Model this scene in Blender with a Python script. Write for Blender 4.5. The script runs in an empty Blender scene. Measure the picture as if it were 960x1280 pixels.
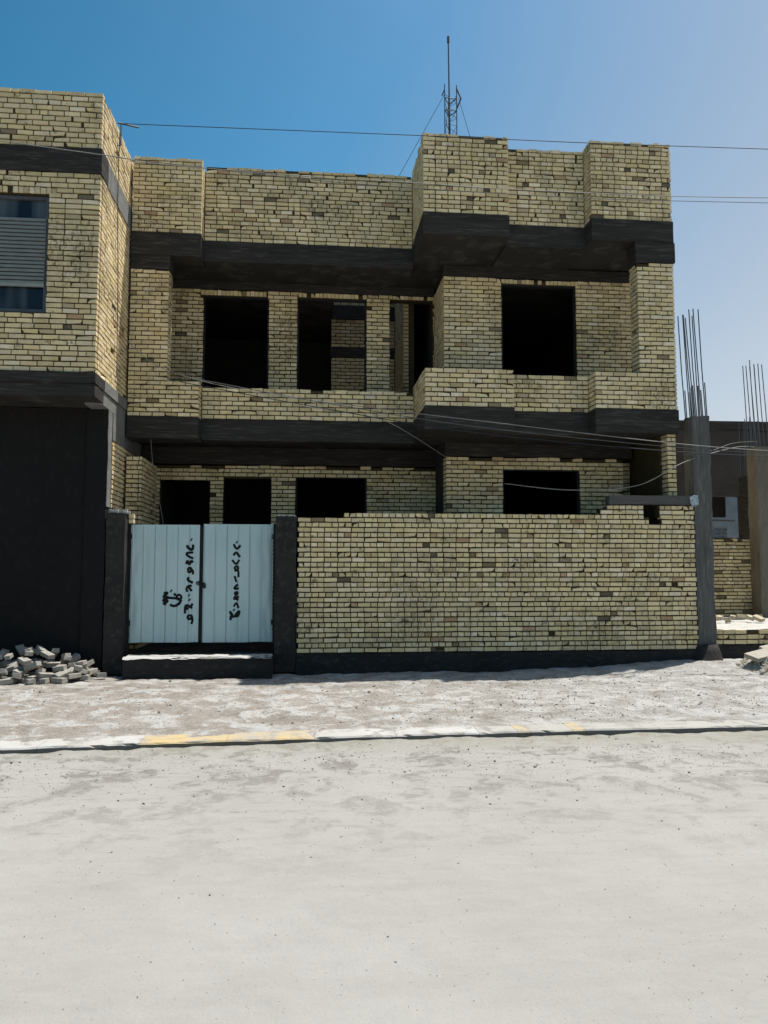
import bpy, bmesh, math, random
import numpy as np
from mathutils import Vector, Matrix, noise as mnoise, Euler

random.seed(7)
SC = bpy.context.scene
COL = SC.collection
R = math.radians
SUN = Vector((0.318, 0.157, 1.0)).normalized()          # direction towards the sun

# ------------------------------------------------------------------ helpers
def link(o, parent=None):
    COL.objects.link(o)
    if parent is not None:
        o.parent = parent
    return o

def props(o, label=None, cat=None, group=None, kind=None):
    if label: o['label'] = label
    if cat: o['category'] = cat
    if group: o['group'] = group
    if kind: o['kind'] = kind
    return o

def thing(name, label, cat, loc=(0, 0, 0), group=None):
    o = bpy.data.objects.new(name, None)
    o.empty_display_size = 0.3
    o.location = loc
    link(o)
    return props(o, label, cat, group)

class MB:
    """collects geometry (world coordinates) with a colour per vertex"""
    def __init__(s): s.v = []; s.f = []; s.c = []
    def hexa(s, p, col=(1, 1, 1), back=True):
        n = len(s.v); s.v += [tuple(q) for q in p]; s.c += [col] * 8
        # order: 0-3 front (bl, br, tr, tl), 4-7 back
        F = [(0, 1, 2, 3), (1, 5, 6, 2), (4, 0, 3, 7), (3, 2, 6, 7), (4, 5, 1, 0)]
        if back: F.append((5, 4, 7, 6))
        s.f += [tuple(n + i for i in q) for q in F]
    def box(s, x0, x1, y0, y1, z0, z1, col=(1, 1, 1)):
        s.hexa([(x0, y0, z0), (x1, y0, z0), (x1, y0, z1), (x0, y0, z1),
                (x0, y1, z0), (x1, y1, z0), (x1, y1, z1), (x0, y1, z1)], col)
    def tube(s, pts, r, n=6, col=(1, 1, 1)):
        pts = [Vector(p) for p in pts]
        base = len(s.v)
        for i, p in enumerate(pts):
            t = (pts[min(i + 1, len(pts) - 1)] - pts[max(i - 1, 0)]).normalized()
            a = t.orthogonal() if abs(t.z) > .9 else t.cross(Vector((0, 0, 1)))
            a.normalize(); b = t.cross(a)
            rr = r(i / (len(pts) - 1)) if callable(r) else r
            for k in range(n):
                w = 2 * math.pi * k / n
                s.v.append(tuple(p + a * math.cos(w) * rr + b * math.sin(w) * rr)); s.c.append(col)
        for i in range(len(pts) - 1):
            for k in range(n):
                k2 = (k + 1) % n
                s.f.append((base + i * n + k, base + i * n + k2, base + (i + 1) * n + k2, base + (i + 1) * n + k))
        s.f.append(tuple(base + k for k in range(n))[::-1])
        s.f.append(tuple(base + (len(pts) - 1) * n + k for k in range(n)))
    def build(s, name, mat, parent=None, smooth=False, origin=None):
        me = bpy.data.meshes.new(name)
        o = Vector(origin) if origin is not None else Vector((0, 0, 0))
        if parent is not None and origin is None:
            q = parent
            while q is not None: o = o + Vector(q.location); q = q.parent
        v = [(p[0] - o.x, p[1] - o.y, p[2] - o.z) for p in s.v]
        me.from_pydata(v, [], s.f)
        at = me.attributes.new('tint', 'FLOAT_COLOR', 'POINT')
        arr = np.ones((len(s.v), 4), dtype=np.float32)
        arr[:, :3] = np.array(s.c, dtype=np.float32).reshape(-1, 3)
        at.data.foreach_set('color', arr.ravel())
        me.materials.append(mat)
        if smooth:
            me.polygons.foreach_set('use_smooth', [True] * len(me.polygons))
        me.validate(); me.update()
        ob = bpy.data.objects.new(name, me)
        if origin is not None: ob.location = o
        link(ob, parent)
        return ob

def rbox(mb, x0, x1, y0, y1, z0, z1, seg=0.22, jit=0.006, col=(1, 1, 1)):
    """a cast block: box cut into cells, its skin slightly uneven, edges worn"""
    nx = max(1, min(60, round((x1 - x0) / seg))); ny = max(1, min(14, round((y1 - y0) / seg))); nz = max(1, min(40, round((z1 - z0) / seg)))
    idx = {}
    def vert(i, j, k):
        if (i, j, k) in idx: return idx[(i, j, k)]
        p = Vector((x0 + (x1 - x0) * i / nx, y0 + (y1 - y0) * j / ny, z0 + (z1 - z0) * k / nz))
        d = mnoise.noise_vector(p * 2.3) * jit + mnoise.noise_vector(p * 9.1) * jit * .7
        ext = (i in (0, nx)) + (j in (0, ny)) + (k in (0, nz))
        if ext >= 2:
            c = Vector(((x0 + x1) / 2, (y0 + y1) / 2, (z0 + z1) / 2))
            w = abs(mnoise.noise(p * 5.7)) * jit * 1.6
            if i in (0, nx): p.x += -w if i == nx else w
            if j in (0, ny): p.y += -w if j == ny else w
            if k in (0, nz): p.z += -w if k == nz else w
        idx[(i, j, k)] = len(mb.v); mb.v.append(tuple(p + d)); mb.c.append(col)
        return idx[(i, j, k)]
    for i in range(nx):
        for j in range(ny):
            mb.f.append((vert(i, j, 0), vert(i, j + 1, 0), vert(i + 1, j + 1, 0), vert(i + 1, j, 0)))
            mb.f.append((vert(i, j, nz), vert(i + 1, j, nz), vert(i + 1, j + 1, nz), vert(i, j + 1, nz)))
    for i in range(nx):
        for k in range(nz):
            mb.f.append((vert(i, 0, k), vert(i + 1, 0, k), vert(i + 1, 0, k + 1), vert(i, 0, k + 1)))
            mb.f.append((vert(i, ny, k), vert(i, ny, k + 1), vert(i + 1, ny, k + 1), vert(i + 1, ny, k)))
    for j in range(ny):
        for k in range(nz):
            mb.f.append((vert(0, j, k), vert(0, j, k + 1), vert(0, j + 1, k + 1), vert(0, j + 1, k)))
            mb.f.append((vert(nx, j, k), vert(nx, j + 1, k), vert(nx, j + 1, k + 1), vert(nx, j, k + 1)))

# ------------------------------------------------------------------ materials
def nmat(name, rough=.9, spec=.25):
    m = bpy.data.materials.new(name); m.use_nodes = True
    nt = m.node_tree; b = nt.nodes['Principled BSDF']
    b.inputs['Roughness'].default_value = rough
    b.inputs['Specular IOR Level'].default_value = spec
    return m, nt, b

class G:
    """tiny node-graph writer"""
    def __init__(s, nt): s.nt = nt
    def n(s, t, **k):
        x = s.nt.nodes.new(t)
        for a, v in k.items(): setattr(x, a, v)
        return x
    def l(s, a, b): s.nt.links.new(a, b)
    def pos(s, scale=(1, 1, 1)):
        g = s.n('ShaderNodeNewGeometry'); m = s.n('ShaderNodeVectorMath', operation='MULTIPLY')
        m.inputs[1].default_value = scale; s.l(g.outputs['Position'], m.inputs[0]); return m.outputs[0]
    def noise(s, vec, scale, detail=4, rough=.55, dist=0):
        x = s.n('ShaderNodeTexNoise'); x.inputs['Scale'].default_value = scale; x.inputs['Detail'].default_value = detail
        x.inputs['Roughness'].default_value = rough; x.inputs['Distortion'].default_value = dist
        s.l(vec, x.inputs['Vector']); return x.outputs['Fac']
    def ramp(s, fac, a, b, va=0., vb=1.):
        x = s.n('ShaderNodeMapRange'); x.inputs[1].default_value = a; x.inputs[2].default_value = b
        x.inputs[3].default_value = va; x.inputs[4].default_value = vb; s.l(fac, x.inputs[0]); return x.outputs[0]
    def mix(s, fac, a, b, mode='MIX'):
        x = s.n('ShaderNodeMix', data_type='RGBA', blend_type=mode)
        if isinstance(fac, (int, float)): x.inputs[0].default_value = fac
        else: s.l(fac, x.inputs[0])
        for i, c in ((6, a), (7, b)):
            if isinstance(c, tuple): x.inputs[i].default_value = (*c, 1)
            else: s.l(c, x.inputs[i])
        return x.outputs[2]
    def math(s, op, a, b):
        x = s.n('ShaderNodeMath', operation=op)
        for i, c in ((0, a), (1, b)):
            if isinstance(c, (int, float)): x.inputs[i].default_value = c
            else: s.l(c, x.inputs[i])
        return x.outputs[0]
    def bump(s, h, bsdf, strength=.4, dist=.01):
        x = s.n('ShaderNodeBump'); x.inputs['Strength'].default_value = strength; x.inputs['Distance'].default_value = dist
        s.l(h, x.inputs['Height']); s.l(x.outputs[0], bsdf.inputs['Normal'])

def brick_material(name):
    m, nt, b = nmat(name, .92, .2); g = G(nt)
    at = g.n('ShaderNodeAttribute', attribute_name='tint')
    p = g.pos()
    n1 = g.noise(p, 14, 5, .6); n2 = g.noise(p, 1.3, 3); n3 = g.noise(p, 55, 3); n4 = g.noise(p, 6.5, 6, .68)
    c = g.mix(g.ramp(n1, .42, .72, .0, .18), at.outputs['Color'], (.34, .28, .15))
    c = g.mix(g.ramp(n2, .42, .7, 0, .22), c, (.50, .45, .29))
    c = g.mix(g.ramp(n4, .605, .69, 0, .78), c, (.085, .07, .045))          # soot and mortar smears
    c = g.mix(g.ramp(n3, .64, .74, 0, .45), c, (.17, .14, .09))
    st = g.noise(g.pos((5, 5, .45)), 1.5, 5, .65); pa = g.noise(p, .8, 5, .62, .4); sm = g.noise(p, 17, 5, .7, .5)
    c = g.mix(g.ramp(st, .55, .72, 0, .30), c, (.20, .165, .10))              # rain streaks
    c = g.mix(g.math('MULTIPLY', g.ramp(pa, .50, .64), g.ramp(sm, .46, .60, .1, .75)), c, (.15, .125, .08))   # dirty patches
    c = g.mix(g.math('MULTIPLY', g.ramp(pa, .30, .44, 1, 0), g.ramp(sm, .50, .62, 0, .5)), c, (.70, .66, .55))  # salts
    g.l(c, b.inputs['Base Color'])
    g.bump(g.math('ADD', n3, n1), b, .5, .006)
    return m

def plain_material(name, base, dark=None, light=None, s1=2., s2=18., stretch=(1, 1, 1), bump=.35, rough=.9, amt=.6, spec=.2):
    m, nt, b = nmat(name, rough, spec); g = G(nt)
    p = g.pos(stretch)
    dark = dark or tuple(x * .55 for x in base); light = light or tuple(min(1, x * 1.5) for x in base)
    n1 = g.noise(p, s1, 5, .6); n2 = g.noise(p, s2, 5, .6)
    c = g.mix(g.ramp(n1, .35, .68, 0, amt), base, dark)
    c = g.mix(g.ramp(n2, .52, .75, 0, amt), c, light)
    g.l(c, b.inputs['Base Color'])
    g.bump(n2, b, bump, .008)
    return m

M_BRICK = brick_material('yellow_brick')
M_MORTAR = plain_material('mortar', (.058, .045, .022), s1=4)
M_CONC = plain_material('formed_concrete', (.040, .0365, .032), (.019, .0175, .016), (.105, .10, .09), 1.6, 4.2, (.6, .6, 7), .8, amt=.75)
M_COLUMN = plain_material('column_concrete', (.118, .116, .108), (.05, .05, .049), (.23, .225, .21), 1.4, 6, (5, 5, .5), .6)
M_PLINTH = plain_material('plinth_concrete', (.027, .0262, .025), (.013, .0135, .0135), (.07, .067, .06), 1.5, 8, (1, 1, 2.2), .5)
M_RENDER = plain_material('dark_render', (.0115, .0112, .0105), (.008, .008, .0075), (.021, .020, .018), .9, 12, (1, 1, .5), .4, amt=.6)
M_POST = plain_material('post_concrete', (.034, .031, .028), (.016, .015, .014), (.085, .08, .07), 3, 11, (1, 1, 1), .6)
M_LITCONC = plain_material('lit_concrete', (.19, .195, .185), (.11, .11, .105), (.30, .29, .27), 3, 10, (1, 1, 3), .5)  # paler copy of the concrete, for side faces that catch the sun
M_STEEL = plain_material('rebar_steel', (.075, .09, .11), (.05, .045, .04), (.10, .12, .14), 4, 40, bump=.6, rough=.65, spec=.4)
M_DARKSTEEL = plain_material('gate_steel', (.02, .022, .024), bump=.1, rough=.6)
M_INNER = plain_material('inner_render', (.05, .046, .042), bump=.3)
M_DUSTTOP = plain_material('dusty_mortar', (.40, .395, .37), (.27, .265, .245), (.50, .495, .47), 4, 20, bump=.7)
M_BLACKPAINT = plain_material('black_spray_paint', (.008, .008, .009), bump=.0, rough=.7)
M_CABLE = plain_material('grey_cable', (.12, .12, .115), bump=.0, rough=.7)
M_CABLEDARK = plain_material('dark_cable', (.03, .035, .045), bump=.0, rough=.7)
M_CABLEPALE = plain_material('pale_cable', (.23, .23, .21), bump=.0, rough=.6)
M_PAVER = plain_material('grey_block', (.29, .275, .24), (.17, .16, .14), (.42, .405, .37), 5, 25, bump=.6)
M_LOOSE = plain_material('loose_brick', (.42, .38, .28), (.26, .22, .15), (.52, .48, .38), 5, 25, bump=.6)
M_FARWALL = plain_material('far_wall', (.055, .048, .044), bump=.3)
M_FARPALE = plain_material('far_pale_wall', (.42, .52, .58), bump=.3)
M_PLASTIC = plain_material('torn_plastic', (.45, .52, .56), bump=.2, rough=.5)
M_FARCOL2 = plain_material('brownish_concrete', (.15, .135, .11), (.08, .072, .06), (.25, .225, .185), 1.4, 6, (5, 5, .5), .6)
M_TIMBER = plain_material('weathered_beam', (.105, .10, .092), (.05, .048, .045), (.19, .18, .17), 2, 14, (1, 4, 12), .6)

def gate_material():
    m, nt, b = nmat('pale_blue_gate_paint', .5, .4); g = G(nt)
    p = g.pos(); ps = g.pos((9, 1, .35))
    n1 = g.noise(p, 1.2, 4); n2 = g.noise(ps, 2.2, 5, .6); n3 = g.noise(p, 22, 4, .65); n4 = g.noise(g.pos((2.4, 1, .8)), 3.1, 5)
    c = g.mix(g.ramp(n1, .3, .7), (.405, .545, .545), (.475, .605, .60))
    c = g.mix(g.ramp(n2, .52, .74, 0, .35), c, (.29, .385, .39))
    c = g.mix(g.ramp(n4, .63, .75, 0, .35), c, (.26, .31, .31))
    c = g.mix(g.ramp(n3, .70, .76, 0, .7), c, (.10, .085, .07))
    g.l(c, b.inputs['Base Color']); g.bump(n1, b, .1, .02)
    return m
M_GATE = gate_material()

def shutter_material():
    m, nt, b = nmat('shutter_grey', .6, .3); g = G(nt)
    n = g.noise(g.pos((1, 1, 3)), 5, 4)
    g.l(g.mix(g.ramp(n, .35, .7), (.23, .245, .225), (.29, .305, .28)), b.inputs['Base Color']); return m
M_SHUTTER = shutter_material()
M_FRAME = plain_material('window_frame_grey', (.085, .095, .105), bump=.05, rough=.5)
def glass_material():
    m, nt, b = nmat('dark_window_glass', .08, .3)
    g = G(nt); n = g.noise(g.pos((2.2, 1, .25)), 1.5, 1)
    g.l(g.mix(g.ramp(n, .42, .6), (.010, .014, .02), (.075, .09, .10)), b.inputs['Base Color']); return m
M_GLASS = glass_material()

def road_material():
    m, nt, b = nmat('dusty_road', .95, .15); g = G(nt)
    p = g.pos()
    big = g.noise(p, .45, 4, .55); mid = g.noise(p, 1.9, 6, .66, .4); fine = g.noise(p, 60, 4, .7); grit = g.noise(p, 210, 2, .6)
    blot = g.noise(p, 6.5, 6, .72, .3); rip = g.noise(g.pos((.5, 1.6, 1)), 5, 6, .7, .6)
    sx = g.n('ShaderNodeSeparateXYZ'); g.l(p, sx.inputs[0])
    c = g.mix(g.ramp(big, .32, .68), (.246, .240, .222), (.284, .279, .262))
    c = g.mix(g.ramp(mid, .44, .64, 0, .35), c, (.228, .222, .207))
    c = g.mix(g.ramp(rip, .40, .60, .28, 0), c, (.312, .307, .290))
    trk = g.noise(g.pos((.05, 1.7, 1)), 1.6, 3, .5)
    c = g.mix(g.math('MULTIPLY', g.ramp(trk, .52, .66, 0, .22), g.ramp(fine, .35, .6, .4, 1)), c, (.225, .219, .203))
    # worn patches nearer the kerb, where grey gravel shows through the dust
    band = g.ramp(sx.outputs['Y'], 4.6, 7.4, 0, 1)
    patch = g.math('MULTIPLY', g.ramp(mid, .50, .56, 0, 1), band)
    c = g.mix(g.math('MULTIPLY', patch, g.ramp(blot, .42, .54, 0, .9)), c, (.158, .150, .136))
    c = g.mix(g.math('MULTIPLY', g.ramp(rip, .55, .62, 0, .75), g.math('MULTIPLY', band, g.ramp(blot, .42, .55, 0, 1))), c, (.16, .153, .14))
    band2 = g.ramp(sx.outputs['Y'], 7.75, 8.25, 0, .8)
    c = g.mix(g.math('MULTIPLY', band2, g.ramp(blot, .35, .6, .3, 1)), c, (.215, .208, .165))
    c = g.mix(g.ramp(fine, .62, .70, 0, .5), c, (.185, .18, .167))
    c = g.mix(g.ramp(grit, .64, .70, 0, .6), c, (.135, .131, .12))
    g.l(c, b.inputs['Base Color'])
    h = g.math('ADD', g.math('ADD', g.math('MULTIPLY', fine, .28), g.math('MULTIPLY', mid, 1.6)), g.math('MULTIPLY', blot, .8))
    g.bump(h, b, .4, .025)
    return m

def dirt_material():
    m, nt, b = nmat('trodden_dirt', .96, .12); g = G(nt)
    p = g.pos()
    big = g.noise(p, .6, 4, .6); mid = g.noise(p, 2.1, 7, .7, .4); lump = g.noise(p, 6.5, 6, .72, .3); lump2 = g.noise(g.pos((.7, 1, 1)), 11, 5, .7, .4)
    fine = g.noise(p, 45, 5, .7); grit = g.noise(p, 150, 3, .6)
    sx = g.n('ShaderNodeSeparateXYZ'); g.l(p, sx.inputs[0])
    c = g.mix(g.ramp(big, .35, .65), (.330, .298, .260), (.375, .346, .308))
    side = g.ramp(sx.outputs['X'], 0.2, 4.0, 0, .85)                     # cement dust spilt in front of the wall
    c = g.mix(side, c, (.405, .397, .375))
    c = g.mix(g.ramp(mid, .50, .56, 0, .9), c, (.52, .515, .495))
    c = g.mix(g.ramp(mid, .36, .46, .8, 0), c, (.265, .240, .202))
    c = g.mix(g.ramp(lump, .56, .64, 0, .7), c, (.215, .197, .166))
    c = g.mix(g.ramp(lump2, .36, .44, .7, 0), c, (.44, .43, .405))
    c = g.mix(g.ramp(lump2, .61, .68, 0, .7), c, (.15, .138, .118))
    c = g.mix(g.ramp(fine, .60, .72, 0, .5), c, (.20, .185, .16))
    c = g.mix(g.ramp(grit, .64, .72, 0, .55), c, (.13, .12, .105))
    g.l(c, b.inputs['Base Color'])
    g.bump(g.math('ADD', g.math('ADD', fine, g.math('MULTIPLY', mid, 3.)), g.math('MULTIPLY', lump, 2.)), b, .9, .045)
    return m
M_ROAD = road_material(); M_DIRT = dirt_material()

def kerb_material(name, paint):
    m, nt, b = nmat(name, .9, .2); g = G(nt)
    p = g.pos(); w = g.noise(p, 3.2, 7, .72, .4); f = g.noise(p, 34, 5, .72); d = g.noise(p, 1.1, 5, .65)
    c = g.mix(g.ramp(w, .53, .60, 0, .85), paint, (.205, .198, .178))
    c = g.mix(g.ramp(d, .40, .66, .12, .75), c, (.30, .29, .265))
    c = g.mix(g.ramp(f, .60, .70, 0, .6), c, (.13, .125, .11))
    nrm = g.n('ShaderNodeNewGeometry'); s = g.n('ShaderNodeSeparateXYZ'); g.l(nrm.outputs['Normal'], s.inputs[0])
    c = g.mix(g.ramp(s.outputs['Z'], .3, .6, .85, 0), c, (.085, .085, .08))   # front of the stone darkened in colour for its shade
    g.l(c, b.inputs['Base Color']); g.bump(w, b, .5, .02)
    return m
M_KERBW = kerb_material('kerb_white_paint', (.40, .40, .385))
M_KERBY = kerb_material('kerb_yellow_paint', (.43, .325, .15))
M_KERBD = kerb_material('kerb_dusty', (.33, .325, .30))
M_PEBBLE = plain_material('pebbles', (.19, .18, .16), (.085, .08, .075), (.34, .325, .30), 8, 30, bump=.3, amt=.9)
M_RUBBLE = plain_material('rubble', (.34, .315, .265), (.2, .18, .15), (.46, .44, .39), 3, 25, bump=.8)

# ------------------------------------------------------------------ brickwork
PALETTE = [(.66, .595, .385), (.63, .565, .36), (.68, .62, .42), (.60, .54, .345), (.64, .585, .395), (.58, .52, .33), (.70, .645, .455), (.62, .575, .40)]
def brick_colour(rng, warm=0, gain=1.):
    r = rng.random()
    if r < .009: c = (.20, .165, .11)
    elif r < .020: c = (.40, .29, .185)
    elif r < .075: c = (.46, .41, .27)
    elif r < .13: c = (.74, .70, .54)
    else: c = rng.choice(PALETTE)
    k = gain * rng.uniform(.88, 1.1)
    c = (c[0] * k * 1.20, c[1] * k * 1.07, c[2] * k * .92 * rng.uniform(.92, 1.08))
    if warm: c = (c[0] * (1 - warm) + .27 * warm, c[1] * (1 - warm) + .165 * warm, c[2] * (1 - warm) + .10 * warm)
    return c

def subtract(ints, a, b):
    out = []
    for p, q in ints:
        if b <= p or a >= q: out.append((p, q)); continue
        if a > p: out.append((p, a))
        if b < q: out.append((b, q))
    return out

class Frame:
    """a wall face: u runs along the face, d into the wall, z up"""
    def __init__(s, kind, at):
        s.k = kind; s.at = at
    def p(s, u, d, z):
        if s.k == '-y': return (u, s.at + d, z)
        if s.k == '+x': return (s.at - d, u, z)
        if s.k == '-x': return (s.at + d, u, z)
        if s.k == '+y': return (u, s.at - d, z)
    def flip(s): return s.k in ('-x', '+y')

def one_brick(mb, fr, a, b, z0, z1, rng, depth, col, jit=.0022, prot=.0):
    j = lambda: rng.uniform(-jit, jit)
    d = prot + rng.uniform(-.005, .005)
    tilt = rng.uniform(-.003, .003)
    ua, ub = a + j(), b + j()
    P = [[ua, d, z0 + j() + tilt], [ub, d, z0 + j() - tilt], [ub, d, z1 + j() - tilt], [ua, d, z1 + j() + tilt],
         [ua, depth, z0], [ub, depth, z0], [ub, depth, z1], [ua, depth, z1]]
    if rng.random() < .08:                                   # a chipped corner
        k = rng.randrange(4); s = 1 if k in (0, 3) else -1
        P[k][0] += s * rng.uniform(.01, .035); P[k][2] += (1 if k < 2 else -1) * rng.uniform(.003, .02); P[k][1] += rng.uniform(0, .012)
    q = [fr.p(*x) for x in P]
    if fr.flip(): q = [q[1], q[0], q[3], q[2], q[5], q[4], q[7], q[6]]
    mb.hexa(q, col, back=False)

def brickwork(mb, fr, u0, u1, z0, z1, bond='stretcher', mod=.235, hc=.086, holes=(), soldiers=(), seed=1, depth=.11,
              jh=.023, jv=.017, ragged=.0, warm=0, gain=1., drop=.007, tooth=0., edge=None, rampz=None):
    rng = random.Random(seed)
    n = max(1, int(round((z1 - z0) / hc))); hc = (z1 - z0) / n
    cut = list(holes) + [(a, b, z, z + h) for a, b, z, h in soldiers]
    for i in range(n):
        za = z0 + i * hc; zm = za + hc / 2
        a0, b0 = u0, u1
        if edge: a0, b0 = edge(i, zm, a0, b0)
        if tooth and i % 2 == 1: a0 += tooth; b0 -= tooth
        ints = [(a0, b0)]
        for a, b, ha, hb in cut:
            if ha < zm < hb: ints = subtract(ints, a + rng.uniform(-.006, .006), b + rng.uniform(-.006, .006))
        top = (i == n - 1)
        for a, b in ints:
            if b - a < .03: continue
            header = bond == 'english' and i % 2 == 1
            m = mod * .5 if header else mod
            u = a; first = True
            while u < b - .01:
                w = m
                if first and not header and bond == 'stretcher' and i % 2 == 1: w = m * .5
                if first and header: w = m * (.78 if rng.random() < .5 else 1)
                if bond == 'rough' and rng.random() < .22: w = m * rng.choice((.5, .5, .75))
                if header and rng.random() < .05: w = mod
                w *= rng.uniform(.975, 1.025); first = False
                e = min(u + w, b)
                if b - e < .05: e = b
                r = rng.random()
                prot = 0.
                col = brick_colour(rng, warm, gain)
                skip = r < drop or (top and rng.random() < ragged)
                if skip and not top:                        # a broken face: set back and dark
                    prot = .022; col = (.11, .09, .065); skip = False
                if not skip:
                    zt = za + hc - jh / 2 + (rng.uniform(-.022, .004) if top and ragged else 0)
                    one_brick(mb, fr, u + jv / 2, e - jv / 2, za + jh / 2, zt, rng, depth, col, prot=prot)
                u = e + (.03 if bond == 'rough' and rng.random() < .05 else 0)
    for a, b, z, h in soldiers:
        u = a
        while u < b - .02:
            e = min(u + rng.uniform(.078, .092), b)
            if rng.random() > .08:
                one_brick(mb, fr, u + .005, e - .005, z + .012, z + h - rng.uniform(.004, .016), rng, depth, brick_colour(rng, warm, gain))
            u = e

def core(mb, fr, u0, u1, z0, z1, d0, d1, holes=()):
    """mortar body behind the bricks, cut round the openings"""
    us = sorted({u0, u1, *[min(max(h[k], u0), u1) for h in holes for k in (0, 1)]})
    for a, b in zip(us, us[1:]):
        if b - a < 1e-4: continue
        um = (a + b) / 2; ints = [(z0, z1)]
        for h in holes:
            if h[0] < um < h[1]: ints = subtract(ints, h[2], h[3])
        for p, q in ints:
            c = [fr.p(a, d0, p), fr.p(b, d0, p), fr.p(b, d0, q), fr.p(a, d0, q), fr.p(a, d1, p), fr.p(b, d1, p), fr.p(b, d1, q), fr.p(a, d1, q)]
            if fr.flip(): c = [c[1], c[0], c[3], c[2], c[5], c[4], c[7], c[6]]
            mb.hexa(c, (1, 1, 1))

def wall(name, parent, fr, u0, u1, z0, z1, thick=.24, holes=(), sides=(), core_in=.02, **k):
    """one part: bricks; its mortar is a sub-part. sides: further faces (Frame, u0, u1)"""
    mb = MB()
    brickwork(mb, fr, u0, u1, z0, z1, holes=holes, **k)
    kk = dict(k); kk.pop('edge', None); kk.pop('soldiers', None); kk['tooth'] = 0
    for n, (f2, a, b) in enumerate(sides):
        kk['seed'] = k.get('seed', 1) + 100 + n
        brickwork(mb, f2, a, b, z0, z1, **kk)
    ob = mb.build(name, M_BRICK, parent)
    mc = MB()
    core(mc, fr, u0 + core_in, u1 - core_in, z0 + .003, z1 - .03, .026, thick - .02, holes)
    for f2, a, b in sides:
        core(mc, f2, a + .12, b, z0 + .003, z1 - .03, .026, thick - .02)
    mc.build('mortar', M_MORTAR, ob)
    return ob

def conc(name, parent, boxes, mat=None, jit=.007, seg=.22):
    mb = MB()
    for b in boxes: rbox(mb, *b, seg=seg, jit=jit)
    return mb.build(name, mat or M_CONC, parent)

def fy(y): return Frame('-y', y)
def px(x): return Frame('+x', x)
def nx(x): return Frame('-x', x)

# ------------------------------------------------------------------ THE BRICK HOUSE
XL, XR = -3.42, 6.88
YF, YM, YL, YP = 13.70, 14.03, 15.10, 14.80
Y1, Y2 = 15.10, 16.25            # upper recessed walls
house = thing('brick_house', 'unfinished two storey yellow brick house with empty window openings, behind the metal gate', 'house', (0, 0, 0))

# --- parapets on the roof
ps = dict(bond='english', ragged=.16, jh=.024, drop=.02)
wall('parapet', house, fy(YP), XL, -2.10, 8.25, 9.77, sides=[(px(-2.10), YP + .115, YL + .3)], seed=11, bond='stretcher', ragged=.35)
wall('parapet', house, fy(YL), -2.09, 2.06, 8.25, 9.81, seed=12, **{**ps, 'bond': 'rough', 'ragged': .12})
wall('parapet', house, fy(YF), 2.07, 3.70, 8.37, 9.92, sides=[(nx(2.07), YF + .115, YL + .3)], seed=13, **ps)
wall('parapet', house, fy(YM), 3.71, 5.27, 8.35, 9.90, seed=14, **{**ps, 'bond': 'rough'})
wall('parapet', house, fy(YF), 5.28, XR, 8.39, 9.95, sides=[(nx(5.28), YF + .115, YM + .3), (px(XR), YF + .115, 24.9)], seed=15, **ps)
# --- edge beams of the roof
conc('roof_beam', house, [(XL, -2.10, YP - .015, YP + .5, 7.80, 8.25), (XL, -2.69, YP - .012, YP + .45, 7.52, 7.80)])
conc('roof_beam', house, [(-2.10, 2.07, YL - .015, YL + .45, 7.84, 8.25)])
conc('roof_beam', house, [(2.07, 3.70, YF - .015, YL + .45, 7.95, 8.37)])
conc('roof_beam', house, [(3.70, 5.28, YM - .015, YL + .45, 7.92, 8.35)])
conc('roof_beam', house, [(5.28, XR + .01, YF - .015, YL + .45, 7.97, 8.39), (6.13, XR + .03, YF - .012, YF + .42, 7.58, 7.97)])
# --- roof slab with an added light well, opened to brighten the inner wall
SX0, SX1, SY0, SY1 = .55, 2.30, 16.75, 18.45
slab = MB()
for b in [(XL, SX0, YL + .45, 25), (SX1, XR, YL + .45, 25), (SX0, SX1, YL + .45, SY0), (SX0, SX1, SY1, 25)]:
    rbox(slab, b[0], b[1], b[2], b[3], 7.88, 8.22, .6, .006)
slab.build('roof_slab', M_CONC, house)
# wall-top beams over the recessed walls
conc('ring_beam', house, [(2.69, XR, Y1 - .02, Y1 + .25, 7.72, 7.94)])
conc('ring_beam', house, [(XL, 2.69, Y2 - .02, Y2 + .25, 7.70, 7.875)])
# --- upper recessed walls
H2 = [(-2.23, -.87, 5.0, 7.56), (-.26, 1.21, 5.0, 7.58), (1.72, 2.66, 5.0, 7.6)]
ob = wall('front_wall', house, fy(Y2), XL + .02, 2.69, 4.70, 7.70, holes=H2, seed=21, gain=.97,
     soldiers=[(-2.30, -.90, 7.565, .12), (-.24, 1.24, 7.585, .11), (1.70, 2.66, 7.605, .09)])
H1 = [(3.89, 5.45, 5.0, 7.60)]
wall('front_wall', house, fy(Y1), 2.69, XR, 4.72, 7.72, holes=H1, seed=22, soldiers=[(3.80, 5.5, 7.605, .10)],
     sides=[(nx(2.69), Y1 + .115, Y2 + .1)])
# steel edge strips of the openings
def opening_frame(parent, y, x0, x1, z0, z1, w=.022):
    mb = MB(); y0, y1 = y + .05, y + .13
    mb.box(x0 + .008, x0 + .008 + w, y0, y1, z0, z1); mb.box(x1 - .008 - w, x1 - .008, y0, y1, z0, z1)
    mb.box(x0 + .008 + w, x1 - .008 - w, y0, y1, z1 - w, z1)
    return mb.build('opening_frame', M_DARKSTEEL, parent)
opening_frame(house, Y1, 3.89, 5.45, 5.0, 7.598)
opening_frame(house, Y2, -2.23, -.87, 5.0, 7.558)
opening_frame(house, Y2, -.26, 1.21, 5.0, 7.578)
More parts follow.
